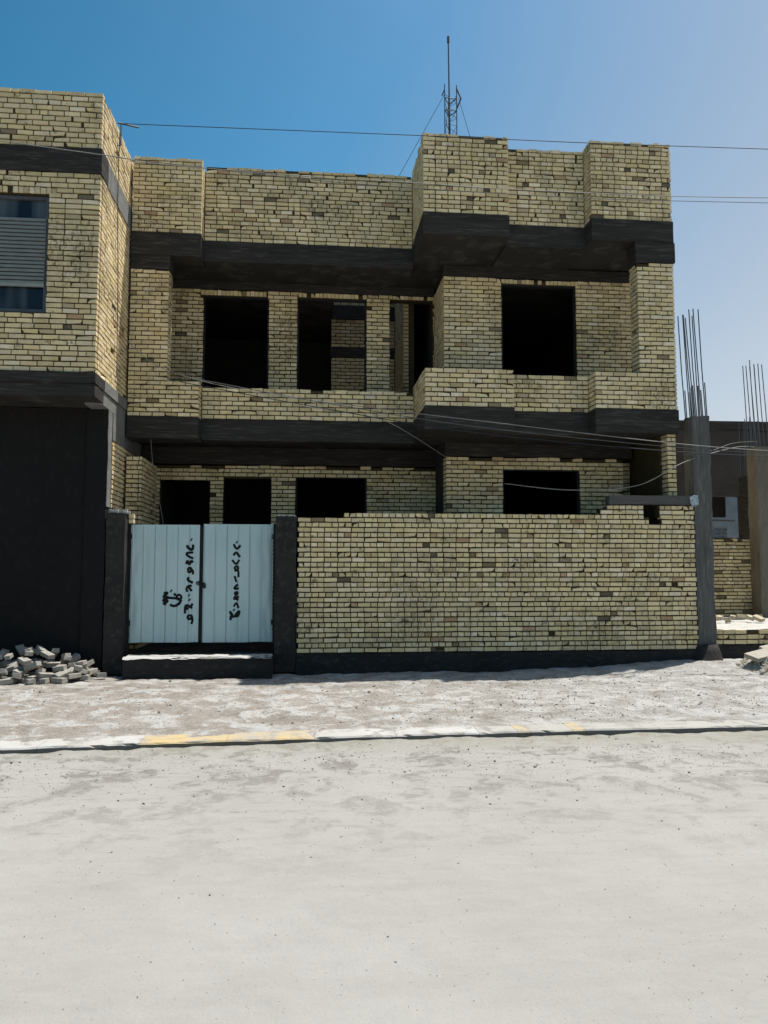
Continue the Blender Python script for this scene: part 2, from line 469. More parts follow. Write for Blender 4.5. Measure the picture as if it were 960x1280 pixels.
# --- piers of the balcony
wall('pier', house, fy(YP), XL, -2.69, 5.35, 7.52, seed=31, ragged=.2, sides=[(px(-2.69), YP + .115, YP + .36)], thick=.36)
wall('pier', house, fy(YF), 6.15, XR, 5.46, 7.58, seed=32, ragged=.35, sides=[(nx(6.15), YF + .115, YF + .36), (px(XR), YF + .115, YF + .36)], thick=.36)
# --- balcony parapets
wall('balcony_parapet', house, fy(YP), XL, -2.09, 4.66, 5.35, seed=41, sides=[(px(-2.09), YP + .115, YL + .2)])
wall('balcony_parapet', house, fy(YL), -2.08, 2.08, 4.69, 5.32, seed=42, ragged=.05)
wall('balcony_parapet', house, fy(YF), 2.09, 3.75, 4.73, 5.44, seed=43, sides=[(nx(2.09), YF + .115, YL + .2)])
wall('balcony_parapet', house, fy(YM), 3.76, 5.28, 4.73, 5.44, seed=44)
wall('balcony_parapet', house, fy(YF), 5.29, XR, 4.75, 5.45, seed=45, sides=[(nx(5.29), YF + .115, YM + .2), (px(XR), YF + .115, Y1)])
# --- balcony edge beams and floor
conc('balcony_beam', house, [(XL, -2.09, YP - .015, YP + .5, 4.24, 4.66)])
conc('balcony_beam', house, [(-2.09, 2.08, YL - .015, YL + .45, 4.27, 4.685)])
conc('balcony_beam', house, [(2.08, 3.75, YF - .015, YL + .45, 4.30, 4.73)])
conc('balcony_beam', house, [(3.75, 5.28, YM - .015, YL + .45, 4.29, 4.73)])
conc('balcony_beam', house, [(5.28, XR + .015, YF - .015, YL + .45, 4.30, 4.75)])
conc('floor_slab', house, [(XL, XR, YL + .45, 25, 4.33, 4.67), (XL, -2.09, YP + .5, YL + .45, 4.33, 4.65)], seg=.6)
conc('ring_beam', house, [(2.70, XR - .3, Y1 + .01, Y1 + .3, 4.03, 4.315)])
conc('ring_beam', house, [(XL, 2.70, Y2 - .01, Y2 + .25, 3.96, 4.325)])
# --- ground floor walls
G1 = [(3.88, 5.46, 1.35, 3.78)]
wall('front_wall', house, fy(Y1), 2.72, 6.38, .3, 4.03, holes=G1, seed=51, ragged=.4, sides=[(nx(2.72), Y1 + .115, Y2 + .1)])
G2 = [(-3.05, -2.04, .3, 3.66), (-1.76, -.78, .3, 3.67), (-.27, 1.22, 1.3, 3.72)]
wall('front_wall', house, fy(Y2), XL + .02, 2.72, .3, 3.96, holes=G2, seed=52, ragged=.3)
opening_frame(house, Y1, 3.88, 5.46, 1.36, 3.778)
opening_frame(house, Y2, -.27, 1.22, 1.31, 3.718)
wall('pier', house, fy(YP + .03), XL, -3.12, .3, 3.9, seed=53, sides=[(px(-3.12), YP + .145, Y2)], bond='english')
wall('pier', house, fy(YF + .12), 6.70, XR, .3, 4.34, seed=54, sides=[(px(XR), YF + .235, 24.9), (nx(6.70), YF + .235, YF + .5)], bond='english')
wall('side_wall', house, px(XR), Y1 + .3, 24.9, 4.75, 8.0, seed=55)
wall('recess_wall', house, fy(15.45), 6.38, 6.87, .3, 4.0, seed=56)
# --- rooms behind: partitions, back wall, light well walls
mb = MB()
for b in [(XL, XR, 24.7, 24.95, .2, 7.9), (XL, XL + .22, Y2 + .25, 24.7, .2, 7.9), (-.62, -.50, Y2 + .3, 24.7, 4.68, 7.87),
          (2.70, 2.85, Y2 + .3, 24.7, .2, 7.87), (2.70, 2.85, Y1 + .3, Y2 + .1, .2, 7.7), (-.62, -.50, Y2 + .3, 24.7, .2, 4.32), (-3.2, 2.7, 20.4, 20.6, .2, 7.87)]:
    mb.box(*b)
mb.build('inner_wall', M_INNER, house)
ib = MB()
brickwork(ib, fy(18.5), .52, 2.08, 4.68, 6.93, seed=61, warm=.5, gain=1.2); brickwork(ib, fy(18.5), .52, 2.08, 7.19, 9.7, seed=62, warm=.5, gain=1.2)
brickwork(ib, nx(2.08), 16.75, 18.48, 4.68, 9.7, seed=63, warm=.6, gain=1.3)
ob = ib.build('light_well_wall', M_BRICK, house)
cb = MB(); core(cb, fy(18.5), .54, 2.10, 4.68, 9.68, .03, .2); core(cb, nx(2.08), 16.77, 18.5, 4.68, 9.68, .03, .24); cb.build('mortar', M_MORTAR, ob)
conc('bounce_floor', house, [(-.45, 2.3, 16.55, 18.45, 4.66, 4.72)], M_DUSTTOP, .006, .3)  # pale unseen floor added to bounce sunlight onto the inner wall
conc('light_well_beam', house, [(.50, 2.07, 18.485, 18.6, 6.94, 7.18)])
conc('ground_slab', house, [(XL, XR, 13.95, 24.9, .02, .30)], seg=.8)

# ------------------------------------------------------------------ NEIGHBOUR HOUSE ON THE LEFT
LX, LY = -3.46, 12.75
nb = thing('brick_house', 'brick house with a roller shutter window over a black ground floor, beside the gate', 'house', (0, 0, 0))
LM = dict(mod=.262, hc=.088, bond='rough', jh=.024, jv=.018, gain=.92)
wall('parapet', nb, fy(LY), -9.5, LX, 8.73, 9.72, sides=[(px(LX), LY + .115, 20)], seed=71, ragged=.04, **LM)
conc('roof_beam', nb, [(-9.5, LX + .012, LY - .02, LY + .4, 8.30, 8.73)])
conc('roof_beam', nb, [(LX - .3, LX + .014, LY + .4, 20, 8.28, 8.72)], M_LITCONC, seg=.5)  # same beam round the corner, in the sunlit concrete colour
WX0, WX1, WZ0, WZ1 = -5.75, -4.28, 5.93, 7.91
wall('upper_wall', nb, fy(LY), -9.5, LX, 4.95, 8.30, holes=[(WX0, WX1, WZ0, WZ1)], soldiers=[(WX0 - .1, WX1 + .12, WZ1 + .003, .12)],
     sides=[(px(LX), LY + .115, 20)], seed=72, **LM)
# window: frame, panes, roller shutter
win = MB()
yw = LY + .07
fw_ = .055
for b in [(WX0 + .01, WX0 + .01 + fw_, WZ0 + .01, WZ1 - .01), (WX1 - .01 - fw_, WX1 - .01, WZ0 + .01, WZ1 - .01)]:
    win.box(b[0], b[1], yw, yw + .09, b[2], b[3])
for z in (WZ0 + .01, WZ1 - .01 - fw_, 7.47):
    win.box(WX0 + .01 + fw_, WX1 - .01 - fw_, yw + .002, yw + .088, z, z + fw_)
wo = win.build('window_frame', M_FRAME, nb)
pn = MB(); pn.box(WX0 + .03, WX1 - .03, yw + .05, yw + .06, WZ0 + .03, WZ1 - .03); pn.build('pane', M_GLASS, wo)
sh = MB(); rng = random.Random(4)
z = 6.42; sh.box(WX0 + .05, WX1 - .05, yw - .025, yw + .015, 6.37, 6.42)
while z < 7.50:
    y = yw - .02 + rng.uniform(-.003, .003)
    n0 = len(sh.v); h = .066
    sh.hexa([(WX0 + .05, y - .014, z), (WX1 - .05, y - .014, z), (WX1 - .05, y + .016, z + h - .016), (WX0 + .05, y + .016, z + h - .016),
             (WX0 + .05, y + .03, z), (WX1 - .05, y + .03, z), (WX1 - .05, y + .03, z + h - .016), (WX0 + .05, y + .03, z + h - .016)])
    z += h
sh.build('roller_shutter', M_SHUTTER, wo)
mb = MB(); mb.box(-9.5, LX - .3, LY + .6, LY + .7, 4.9, 8.3); mb.build('inner_wall', M_RENDER, nb)
conc('first_floor_beam', nb, [(-9.5, LX + .015, LY - .05, LY + .5, 4.77, 4.95), (-9.5, LX + .005, LY - .012, LY + .5, 4.56, 4.77)])
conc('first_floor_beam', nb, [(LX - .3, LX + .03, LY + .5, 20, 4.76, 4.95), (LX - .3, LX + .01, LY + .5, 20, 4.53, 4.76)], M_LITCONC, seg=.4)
conc('floor_slab', nb, [(-9.5, LX - .3, LY + .5, 19.9, 4.56, 4.9)], seg=.7)
conc('roof_slab', nb, [(-9.5, LX - .3, LY + .4, 19.9, 8.35, 8.65)], seg=.7)
GY = 13.62
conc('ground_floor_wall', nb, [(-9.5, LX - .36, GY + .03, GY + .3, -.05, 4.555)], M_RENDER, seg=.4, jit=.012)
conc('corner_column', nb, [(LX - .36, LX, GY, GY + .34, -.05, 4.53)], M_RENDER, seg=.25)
conc('sunlit_column_side', nb, [(LX, LX + .012, GY + .012, GY + .28, 2.85, 4.53)], M_LITCONC, seg=.2)  # thin pale skin painting sunlight on the side of the corner column
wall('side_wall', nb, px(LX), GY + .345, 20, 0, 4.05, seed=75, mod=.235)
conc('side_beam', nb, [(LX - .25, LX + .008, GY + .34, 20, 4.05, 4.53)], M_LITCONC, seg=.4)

# ------------------------------------------------------------------ GATE POSTS, GATE, STEP
gp = thing('gate_post', 'dark concrete gate post with a crumbled pale top against the black house front', 'post', (-3.28, GY, 0))
conc('shaft', gp, [(-3.44, -3.12, GY - .02, GY + .30, 0, 2.74)], M_POST, .012, .16)
mb = MB(); rng = random.Random(3)
for k in range(16):
    x = rng.uniform(-3.42, -3.10); y = rng.uniform(GY, GY + .28); s = rng.uniform(.03, .07)
    one_brick(mb, fy(y), x - s, x + s, 2.735, 2.735 + s * .9, rng, s * 1.6, (1, 1, 1), .02)
mb.build('mortar_cap', M_DUSTTOP, gp)
mb = MB(); brickwork(mb, fy(13.80), -3.115, -3.02, 2.56, 2.74, seed=5, mod=.12); mb.build('brick_stub', M_BRICK, gp)
gp2 = thing('gate_post', 'dark concrete gate post between the metal gate and the brick boundary wall', 'post', (-.38, 13.6, 0))
conc('shaft', gp2, [(-.57, -.20, 13.58, 13.9, 0, 2.70)], M_POST, .012, .16)
mb = MB(); rng = random.Random(8)
for k in range(26):
    x = rng.uniform(-.54, -.24); y = rng.uniform(13.6, 13.85); s = rng.uniform(.02, .045)
    one_brick(mb, fy(y), x - s, x + s, 2.695, 2.695 + s * .7, rng, s * 1.6, (1, 1, 1), .015)
mb.build('mortar_cap', M_DUSTTOP, gp2)

gate = thing('metal_gate', 'pale blue sheet metal double gate with black sprayed writing on both leaves', 'gate', (0, 0, 0))
GYY = 13.85
def gz_top(x): return 2.555
def sheet_y(x, z, x0, x1, seed):
    """the folded sheet: narrow grooves every 20 cm, dented free edge"""
    per = .198; t = ((x - x0) / per) % 1.0
    y = 0.
    if t < .10: y = .016 * (1 - abs(t - .05) / .05)
    elif t < .16: y = -.007
    y += .010 * mnoise.noise(Vector((x * 1.6, z * 1.1, seed))) + .004 * mnoise.noise(Vector((x * 7, z * 3, seed + 3)))
    e = min(x - x0, x1 - x)
    return y
def leaf(x0, x1, z0, z1, seed, outer):
    mb = MB(); nxn, nzn = 150, 26
    for k in range(nzn + 1):
        for i in range(nxn + 1):
            x = x0 + (x1 - x0) * i / nxn; z = z0 + (z1 - z0) * k / nzn
            xx = x; zz = z
            # crumpled outer edge
            e = (x - x0) if outer < 0 else (x1 - x)
            w = max(0, 1 - e / .30)
            y = GYY + sheet_y(x, z, x0, x1, seed) + w * .035 * mnoise.noise(Vector((x * 9, z * 2.3, seed + 9)))
            xx += outer * w * .018 * mnoise.noise(Vector((1.7, z * 2.1, seed)))
            if k == 0: zz += .010 * mnoise.noise(Vector((x * 3, seed, 2.)))
            mb.v.append((xx, y, zz)); mb.c.append((1, 1, 1))
    W = nxn + 1
    for k in range(nzn):
        for i in range(nxn):
            mb.f.append((k * W + i, k * W + i + 1, (k + 1) * W + i + 1, (k + 1) * W + i))
    o = mb.build('gate_leaf', M_GATE, gate)
    md = o.modifiers.new('thick', 'SOLIDIFY'); md.thickness = .003; md.offset = 1
    fr = MB(); t = .045; yb = GYY + .045
    fr.box(x0 + .03, x0 + .03 + t, yb, yb + .04, z0 + .02, z1 - .03); fr.box(x1 - .03 - t, x1 - .03, yb, yb + .04, z0 + .02, z1 - .03)
    for z in (z0 + .02, (z0 + z1) / 2, z1 - .03 - t): fr.box(x0 + .03 + t, x1 - .03 - t, yb + .001, yb + .039, z, z + t)
    fr.build('leaf_frame', M_DARKSTEEL, o)
    return o
LA = (-3.07, -1.895, .505, 2.55, 2.2, -1); LB = (-1.83, -.615, .50, 2.565, 5.1, 1)
leaf1 = leaf(*LA); leaf2 = leaf(*LB)
def pxz(u, v): return (-3.06 + (u - 165) * (2.43 / 176), 2.555 - (v - 655.5) * (2.05 / 147.5))
def strokes(name, lf, L, lines, ou, ov, width):
    mb = MB(); rng = random.Random(9)
    for ln in lines:
        if len(ln) == 1:
            ln = [(ln[0][0] - 6, ln[0][1] - 4), (ln[0][0] + 6, ln[0][1] + 4)]; wf = 1.25
        else: wf = 1.
        P = [Vector(pxz(ou + a / 8, ov + b / 8)) for a, b in ln]
        # Catmull-Rom through the points
        pts = []
        for i in range(len(P) - 1):
            p0, p1, p2, p3 = P[max(i - 1, 0)], P[i], P[i + 1], P[min(i + 2, len(P) - 1)]
            n = max(4, int((p2 - p1).length / .008))
            for k in range(n):
                t = k / n
                pts.append(.5 * ((2 * p1) + (p2 - p0) * t + (2 * p0 - 5 * p1 + 4 * p2 - p3) * t * t + (3 * p1 - p0 - 3 * p2 + p3) * t ** 3))
        pts.append(P[-1])
        m = len(pts); pw = width * rng.uniform(.9, 1.12) * wf
        prev = None
        for i, p in enumerate(pts):
            t = (pts[min(i + 1, m - 1)] - pts[max(i - 1, 0)]); t = t.normalized() if t.length > 1e-6 else Vector((1, 0))
            nn = Vector((-t.y, t.x))
            e = min(1., (.62 + min(i, m - 1 - i) * .008 / (pw * .5)))
            row = []
            for s in (-1, -.33, .33, 1):
                q = p + nn * s * pw * .5 * math.sqrt(min(1, e))
                y = min(GYY + sheet_y(q.x + o_, q.y, L[0], L[1], L[4]) for o_ in (-.012, -.006, 0, .006, .012)) - .005
                row.append(len(mb.v)); mb.v.append((q.x, y - rng.uniform(0, .001), q.y)); mb.c.append((1, 1, 1))
            if prev:
                for k in range(3): mb.f.append((prev[k], prev[k + 1], row[k + 1], row[k]))
            prev = row
    return mb.build(name, M_BLACKPAINT, lf)
A = [[(712, 197)], [(668, 252), (684, 282), (722, 296), (730, 246)], [(733, 326), (672, 332), (676, 358), (735, 388)],
     [(664, 444), (676, 412), (696, 446), (714, 412), (733, 428)], [(684, 512), (688, 486), (712, 486), (712, 516), (690, 524), (684, 512)],
     [(712, 490), (733, 516), (730, 548)], [(694, 574), (684, 602), (735, 632)], [(725, 660), (688, 666), (672, 692), (680, 722)], [(690, 666), (724, 716)],
     [(697, 757)], [(702, 803)], [(735, 838), (714, 872), (690, 858), (664, 866), (660, 938)], [(714, 872), (733, 886)], [(668, 868), (690, 900)],
     [(712, 952), (690, 966), (694, 990), (716, 990), (728, 966), (712, 952)], [(728, 964), (736, 1004), (726, 1044)],
     [(446, 738), (482, 732), (448, 770), (490, 776), (444, 806), (486, 812), (450, 840), (476, 838)], [(490, 780), (550, 784), (606, 790)], [(520, 712)],
     [(550, 735), (566, 762)], [(588, 796), (578, 768), (600, 750), (622, 772), (612, 800), (588, 796)], [(620, 800), (602, 838), (556, 862), (510, 850)]]
strokes('graffiti', leaf1, LA, A, 150, 650, .043)
B = [[(407, 222)], [(378, 240), (392, 272), (414, 286), (446, 252)], [(374, 356), (400, 326), (420, 345), (443, 372)], [(362, 400), (394, 438), (412, 434), (436, 400)],
     [(398, 500), (390, 478), (412, 464), (424, 488), (402, 502)], [(386, 512), (424, 512), (428, 576)], [(390, 562), (408, 626)], [(425, 646), (394, 676), (394, 692), (434, 686)],
     [(406, 720), (394, 738), (410, 752), (422, 734), (406, 720)], [(388, 804), (396, 772), (414, 782), (436, 766)], [(400, 790), (432, 806)], [(384, 872), (412, 836), (433, 886)],
     [(352, 1008), (364, 960), (348, 922), (374, 958), (352, 976), (394, 968), (412, 944), (442, 918), (430, 962), (400, 968)], [(388, 905)]]
strokes('graffiti', leaf2, LB, B, 245, 650, .039)
for (x0, x1) in ((-3.11, -3.05), (-.64, -.585)):
    for z in (.8, 2.3):
        hb = MB(); hb.box(x0, x1, GYY - .01, GYY + .06, z, z + .09); hb.build('hinge', M_DARKSTEEL, gate)
for (x0, x1) in ((-3.128, -3.078), (-.612, -.562)):
    jb = MB(); jb.box(x0, x1, GYY + .012, GYY + .075, .33, 2.58); jb.build('shade_gap_strip', M_DARKSTEEL, gate)  # dark strips added to stand in for the shaded gaps beside the leaves
ck = MB(); cx, cz = -1.862, 1.53
for k in range(3):
    ck.tube([(cx + .05 * math.cos(a) + k * .03 - .03, GYY - .02 - .012 * math.sin(a * 2 + k), cz + .028 * math.sin(a) - k * .012) for a in [i * math.pi / 5 for i in range(11)]], .009, 6)
ck.box(cx + .03, cx + .085, GYY - .035, GYY - .012, cz - .09, cz - .03)
ck.build('chain_lock', M_DARKSTEEL, gate)
mb = MB(); mb.box(-1.893, -1.832, GYY + .04, GYY + .05, .52, 2.53); mb.build('closing_strip', M_DARKSTEEL, gate)

st = thing('entrance_step', 'raised dark concrete step with a pale strip for sunlight on its dusty top in front of the gate', 'step', (-1.84, 13.3, 0))
conc('riser', st, [(-2.99, -.575, 13.05, 14.4, -.03, .325)], M_PLINTH, .012, .12)
mb = MB(); N = 90
for k in range(N + 1):
    x = -2.985 + 2.40 * k / N
    for j in range(9):
        y = 13.03 + .42 * j / 8 + (.05 * mnoise.noise(Vector((x * 5, 1, 2))) if j == 0 else 0)
        z = .334 + .018 * mnoise.noise(Vector((x * 4, y * 5, 0))) + .01 * mnoise.noise(Vector((x * 14, y * 14, 0))) - (.025 if j == 0 else 0)
        mb.v.append((x, y, z)); mb.c.append((1, 1, 1))
for k in range(N):
    for j in range(8):
        a = k * 9 + j; mb.f.append((a, a + 9, a + 10, a + 1))
mb.build('sunlit_dust_strip', M_DUSTTOP, st, smooth=True)  # pale dust laid only along the sunlit strip; the shaded rest stays dark

# ------------------------------------------------------------------ BOUNDARY WALL
FY = 13.60
fence = thing('boundary_wall', 'yellow brick boundary wall with a ragged top and a hole near its end', 'wall', (3.4, FY, 0))
def fence_edge(i, z, a, b): return a, b
HOLES = [(6.12, 6.42, 2.72, 2.98), (6.22, 6.45, 2.60, 2.72), (-.3, .62, 2.64, 3.2), (4.92, 5.20, 2.74, 3.2), (.6, 5.10, 2.735, 3.2), (5.05, 5.30, 2.80, 3.2), (5.1, 5.42, 2.88, 3.2)]
wall('brickwork', fence, fy(FY), -.19, 7.10, .32, 2.945, bond='english', holes=HOLES, seed=81, hc=.0862, tooth=.025, drop=.008, thick=.24,
     sides=[(px(7.10), FY + .115, FY + .24)], core_in=.05)
conc('plinth', fence, [(-.20, 7.06, FY - .03, FY + .27, -.06, .318)], M_PLINTH, .014, .2)
rngf = random.Random(5); mb = MB()
for k in range(22):                                        # loose mortar and half bricks along the top
    x = rngf.uniform(.7, 4.9); s = rngf.uniform(.02, .05)
    one_brick(mb, fy(FY + rngf.uniform(.02, .12)), x - s, x + s, 2.73, 2.73 + s * rngf.uniform(.5, 1), rngf, s * 2, brick_colour(rngf), .012)
mb.build('loose_mortar', M_BRICK, fence)
bm_ = thing('concrete_beam', 'weathered grey beam lying on the raised end of the boundary wall', 'beam', (6.25, FY + .1, 2.95))
conc('beam_body', bm_, [(5.46, 7.05, FY - .02, FY + .2, 2.955, 3.125)], M_TIMBER, .012, .18)
# torn sheet caught at the beam end
mb = MB()
for i in range(9):
    for j in range(9):
        x = 6.98 + .16 * i / 8; z = 2.93 + .2 * j / 8
        mb.v.append((x + .02 * mnoise.noise(Vector((i, j, 1.)) * .7), FY - .06 + .05 * mnoise.noise(Vector((i, j, 4.)) * .5), z - .05 * mnoise.noise(Vector((i, j, 7.)) * .6) * (1 if j in (0, 8) else .3))); mb.c.append((1, 1, 1))
for i in range(8):
    for j in range(8):
        if (i, j) in ((0, 0), (0, 1), (7, 0), (1, 0), (6, 0)): continue
        a = i * 9 + j; mb.f.append((a, a + 9, a + 10, a + 1))
o = mb.build('plastic_sheet', M_PLASTIC, None, origin=(7.06, FY - .06, 2.95)); props(o, 'crumpled pale plastic sheet caught between the beam end and concrete column', 'plastic sheet')
o.modifiers.new('t', 'SOLIDIFY').thickness = .002

# ------------------------------------------------------------------ CONCRETE COLUMNS WITH REBAR
def column(label, x0, x1, y0, y1, z0, z1, top, seed, stub=.55, mat=None, lean=0.):
    t = thing('concrete_column', label, 'column', ((x0 + x1) / 2, y0, z0), 'bare concrete columns with steel bars')
    conc('shaft', t, [(x0, x1, y0, y1, z0, z1)], mat or M_COLUMN, .014, .13)
    rng = random.Random(seed)
    cx, cy = (x0 + x1) / 2, (y0 + y1) / 2; hx, hy = (x1 - x0) / 2 - .045, (y1 - y0) / 2 - .045
    spots = [(-1, -1), (-.33, -1), (.38, -1), (1, -1), (-1, 1), (-.3, 1), (.35, 1), (1, 1)]
    for sx, sy in spots:
        mb = MB(); a = Vector((cx + sx * hx, cy + sy * hy, z1 - .15)); b = a + Vector((lean + rng.uniform(-.022, .022), rng.uniform(-.02, .02), top - z1 + .15 - rng.uniform(0, .16)))
        mid = a.lerp(b, .5) + Vector((rng.uniform(-.01, .01), 0, 0))
        mb.tube([a, a.lerp(mid, .5), mid, mid.lerp(b, .5), b], .0105, 7)
        if stub and rng.random() < .75:                     # lap bar tied beside it
            c = a + Vector((.026, 0, 0)); mb.tube([c, c + (b - a).normalized() * (stub + .15 + rng.uniform(-.1, .1))], .0105, 7)
        mb.build('rebar', M_STEEL, t)
    return t
column('grey concrete column with long bare rebar, at the end of the boundary wall', 7.08, 7.43, 13.58, 13.93, -.05, 4.63, 6.68, 1, lean=-.10)
mb = MB(); rng = random.Random(14)
column('brownish concrete column with bare rebar standing on the dusty floor of the empty plot', 10.53, 10.93, 17.2, 17.6, .66, 4.69, 6.8, 2, stub=0, lean=-.1, mat=M_FARCOL2)
column('concrete column toned dark for shade with a short rebar cluster before the far dark building', 11.95, 12.38, 20.0, 20.4, .66, 4.35, 6.0, 3, stub=0, mat=M_CONC)  # darker concrete colour stands in for the shade on this column
fo = MB()
N = 14
for k in range(5):
    z = -.05 + .46 * k / 4; r = .50 - .27 * (k / 4) ** .55
    for i in range(N):
        a = 2 * math.pi * i / N; rr = r * (1 + .14 * mnoise.noise(Vector((math.cos(a) * 1.5, math.sin(a) * 1.5, k * .4))))
        fo.v.append((7.25 + rr * math.cos(a), 13.70 + rr * math.sin(a), z)); fo.c.append((1, 1, 1))
for k in range(4):
    for i in range(N): fo.f.append((k * N + i, k * N + (i + 1) % N, (k + 1) * N + (i + 1) % N, (k + 1) * N + i))
fo.f.append(tuple(4 * N + i for i in range(N)))
o = fo.build('spilt_concrete', M_POST, None, smooth=True, origin=(7.25, 13.7, 0)); props(o, 'lump of spilt concrete round the foot of the tall column', 'concrete lump')

# ------------------------------------------------------------------ EMPTY PLOT ON THE RIGHT
pl = thing('brick_plinth', 'low brick plinth with dusty floor of the empty plot, right of the tall column', 'plinth', (10, 13.8, 0))
wall('brickwork', pl, fy(13.80), 7.44, 16, .38, .66, seed=91, bond='english', hc=.093, ragged=.03)
conc('base', pl, [(7.44, 16, 13.78, 14.06, -.05, .378)], M_PLINTH, .012, .3)
mb = MB(); N = 60
for i in range(N + 1):
    for j in range(31):
        x = 7.0 + 9 * i / N; y = 13.84 + 9.2 * j / 30
        mb.v.append((x, y, .655 + .03 * mnoise.noise(Vector((x * 1.3, y * 1.3, 5))) + .015 * mnoise.noise(Vector((x * 5, y * 5, 5))))); mb.c.append((1, 1, 1))
for i in range(N):
    for j in range(30):
        a = i * 31 + j; mb.f.append((a, a + 31, a + 32, a + 1))
mb.build('dusty_floor', M_DUSTTOP, pl, smooth=True)
rw = thing('brick_wall', 'rough yellow brick wall on the empty plot between the concrete columns', 'wall', (11, 17.6, .66))
wall('brickwork', rw, fy(17.6), 7.6, 13.5, .66, 2.53, seed=92, bond='rough', ragged=.1, jh=.024, gain=.8, drop=.05)
fb = thing('far_building', 'dark unfinished building behind the empty plot with one bright opening', 'building', (13, 22, 0))
conc('front_wall', fb, [(9.0, 12.02, 22, 22.3, 0, 6.0), (12.02, 13.0, 22, 22.3, 4.0, 6.0), (12.02, 13.0, 22, 22.3, 0, 2.75), (13.0, 20, 22, 22.3, 0, 6.0)], M_FARWALL, .01, .8)
conc('roof_edge', fb, [(9.0, 20, 21.93, 22.4, 6.003, 6.27)], M_CONC, .01, .5)
conc('back_wall', fb, [(11, 15, 25.0, 25.2, 0, 5)], M_FARPALE, .01, .5)
conc('hanging_panel', fb, [(12.3, 13.02, 23.0, 23.08, 3.42, 4.25)], M_FARWALL, .02, .2)
conc('rail', fb, [(11.9, 13.1, 22.6, 22.65, 3.28, 3.33)], M_LITCONC, .01, .3)
ob = MB(); brickwork(ob, fy(23.2), 12.55, 13.15, 2.4, 3.12, seed=97, mod=.3, hc=.12); ob.build('brick_stack', M_FARPALE, fb)

# ------------------------------------------------------------------ LOOSE BLOCKS AND RUBBLE
def loose_block(name, label, cat, group, size, loc, rot, mat, rng):
    mb = MB(); a, b, c = [s / 2 for s in size]
    j = lambda k: k + rng.uniform(-.006, .006)
    mb.hexa([(j(-a), j(-b), j(-c)), (j(a), j(-b), j(-c)), (j(a), j(-b), j(c)), (j(-a), j(-b), j(c)), (j(-a), j(b), j(-c)), (j(a), j(b), j(-c)), (j(a), j(b), j(c)), (j(-a), j(b), j(c))])
    o = mb.build(name, mat, None, origin=(0, 0, 0)); o.location = loc; o.rotation_euler = rot
    bv = o.modifiers.new('edge', 'BEVEL'); bv.width = .007; bv.segments = 2
    return props(o, label, cat, group)
rng = random.Random(21)
placed = []
def pile_height(x, y):
    d = ((x + 4.5) / 1.2) ** 2 + ((y - 13.2) / .72) ** 2
    return max(0, .47 * (1 - d))
cnt = 0; tries = 0
while cnt < 105 and tries < 4000:
    tries += 1
    x = rng.uniform(-6.2, -3.25); y = rng.uniform(12.42, 13.52)
    h = pile_height(x, y) if x < -3.5 else 0
    if h <= 0 and rng.random() > .05: continue
    lvl = rng.choice((0, .5, 1.)) if h > .12 else 0
    z = .045 + max(0, h - .05) * lvl
    if any((x - a) ** 2 + (y - b) ** 2 + ((z - c) * 2.2) ** 2 < .024 for a, b, c in placed): continue
    placed.append((x, y, z))
    if lvl == 0: rot = (rng.uniform(-.08, .08), rng.uniform(-.08, .08), rng.uniform(0, 3.14))
    else: rot = (rng.uniform(-.42, .42), rng.uniform(-.42, .42), rng.uniform(0, 3.14))
    loose_block('loose_brick', 'grey brick dumped in the heap before the black ground floor wall', 'brick', 'bricks dumped in the heap by the black wall',
                (rng.choice((.25, .25, .23, .15, .10)), .12, .075), (x, y, z), rot, M_PAVER, rng)
    cnt += 1
# bricks and boards on the plot floor
for k in range(26):
    x = rng.uniform(8.6, 11.6); y = rng.uniform(14.1, 16.6)
    loose_block('loose_brick', 'pale brick lying on the dusty floor of the empty plot', 'brick', 'bricks scattered on the plot floor',
                (rng.choice((.23, .23, .15)), .115, .075), (x, y, .70 + rng.uniform(0, .07)), (rng.uniform(-.3, .3), rng.uniform(-.3, .3), rng.uniform(0, 3.1)), M_LOOSE, rng)
# rubble heap
hp = MB(); N = 60
def heap_z(x, y):
    d = ((x - 8.95) / 1.62) ** 2 + ((y - 12.85) / 1.05) ** 2
    b = max(0, 1 - d) ** .8 * .50
    return b + (.08 * mnoise.noise(Vector((x * 3, y * 3, 1))) + .045 * mnoise.noise(Vector((x * 11, y * 11, 1)))) * min(1, b * 6) - .03
for i in range(N * 2 + 1):
    for j in range(N + 1):
        x = 7.3 + 3.6 * i / (N * 2); y = 11.9 + 1.89 * j / N
        hp.v.append((x, y, heap_z(x, y))); hp.c.append((1, 1, 1))
for i in range(N * 2):
    for j in range(N):
        a = i * (N + 1) + j; hp.f.append((a, a + N + 1, a + N + 2, a + 1))
def stone(mb, x, y, z, s, rng, col=(1, 1, 1)):
    n0 = len(mb.v)
    ax = Euler((rng.uniform(0, 6), rng.uniform(0, 6), rng.uniform(0, 6))).to_matrix()
    dirs = [(1, 0, 0), (-1, 0, 0), (0, 1, 0), (0, -1, 0), (0, 0, 1), (0, 0, -1)]
    sc = (rng.uniform(.7, 1.3), rng.uniform(.6, 1.1), rng.uniform(.5, .9))
    for d in dirs:
        v = ax @ Vector((d[0] * sc[0], d[1] * sc[1], d[2] * sc[2])) * s * rng.uniform(.8, 1.15)
        mb.v.append((x + v.x, y + v.y, z + v.z * .7)); mb.c.append(col)
    for t in [(0, 2, 4), (2, 1, 4), (1, 3, 4), (3, 0, 4), (2, 0, 5), (1, 2, 5), (3, 1, 5), (0, 3, 5)]: mb.f.append(tuple(n0 + q for q in t))
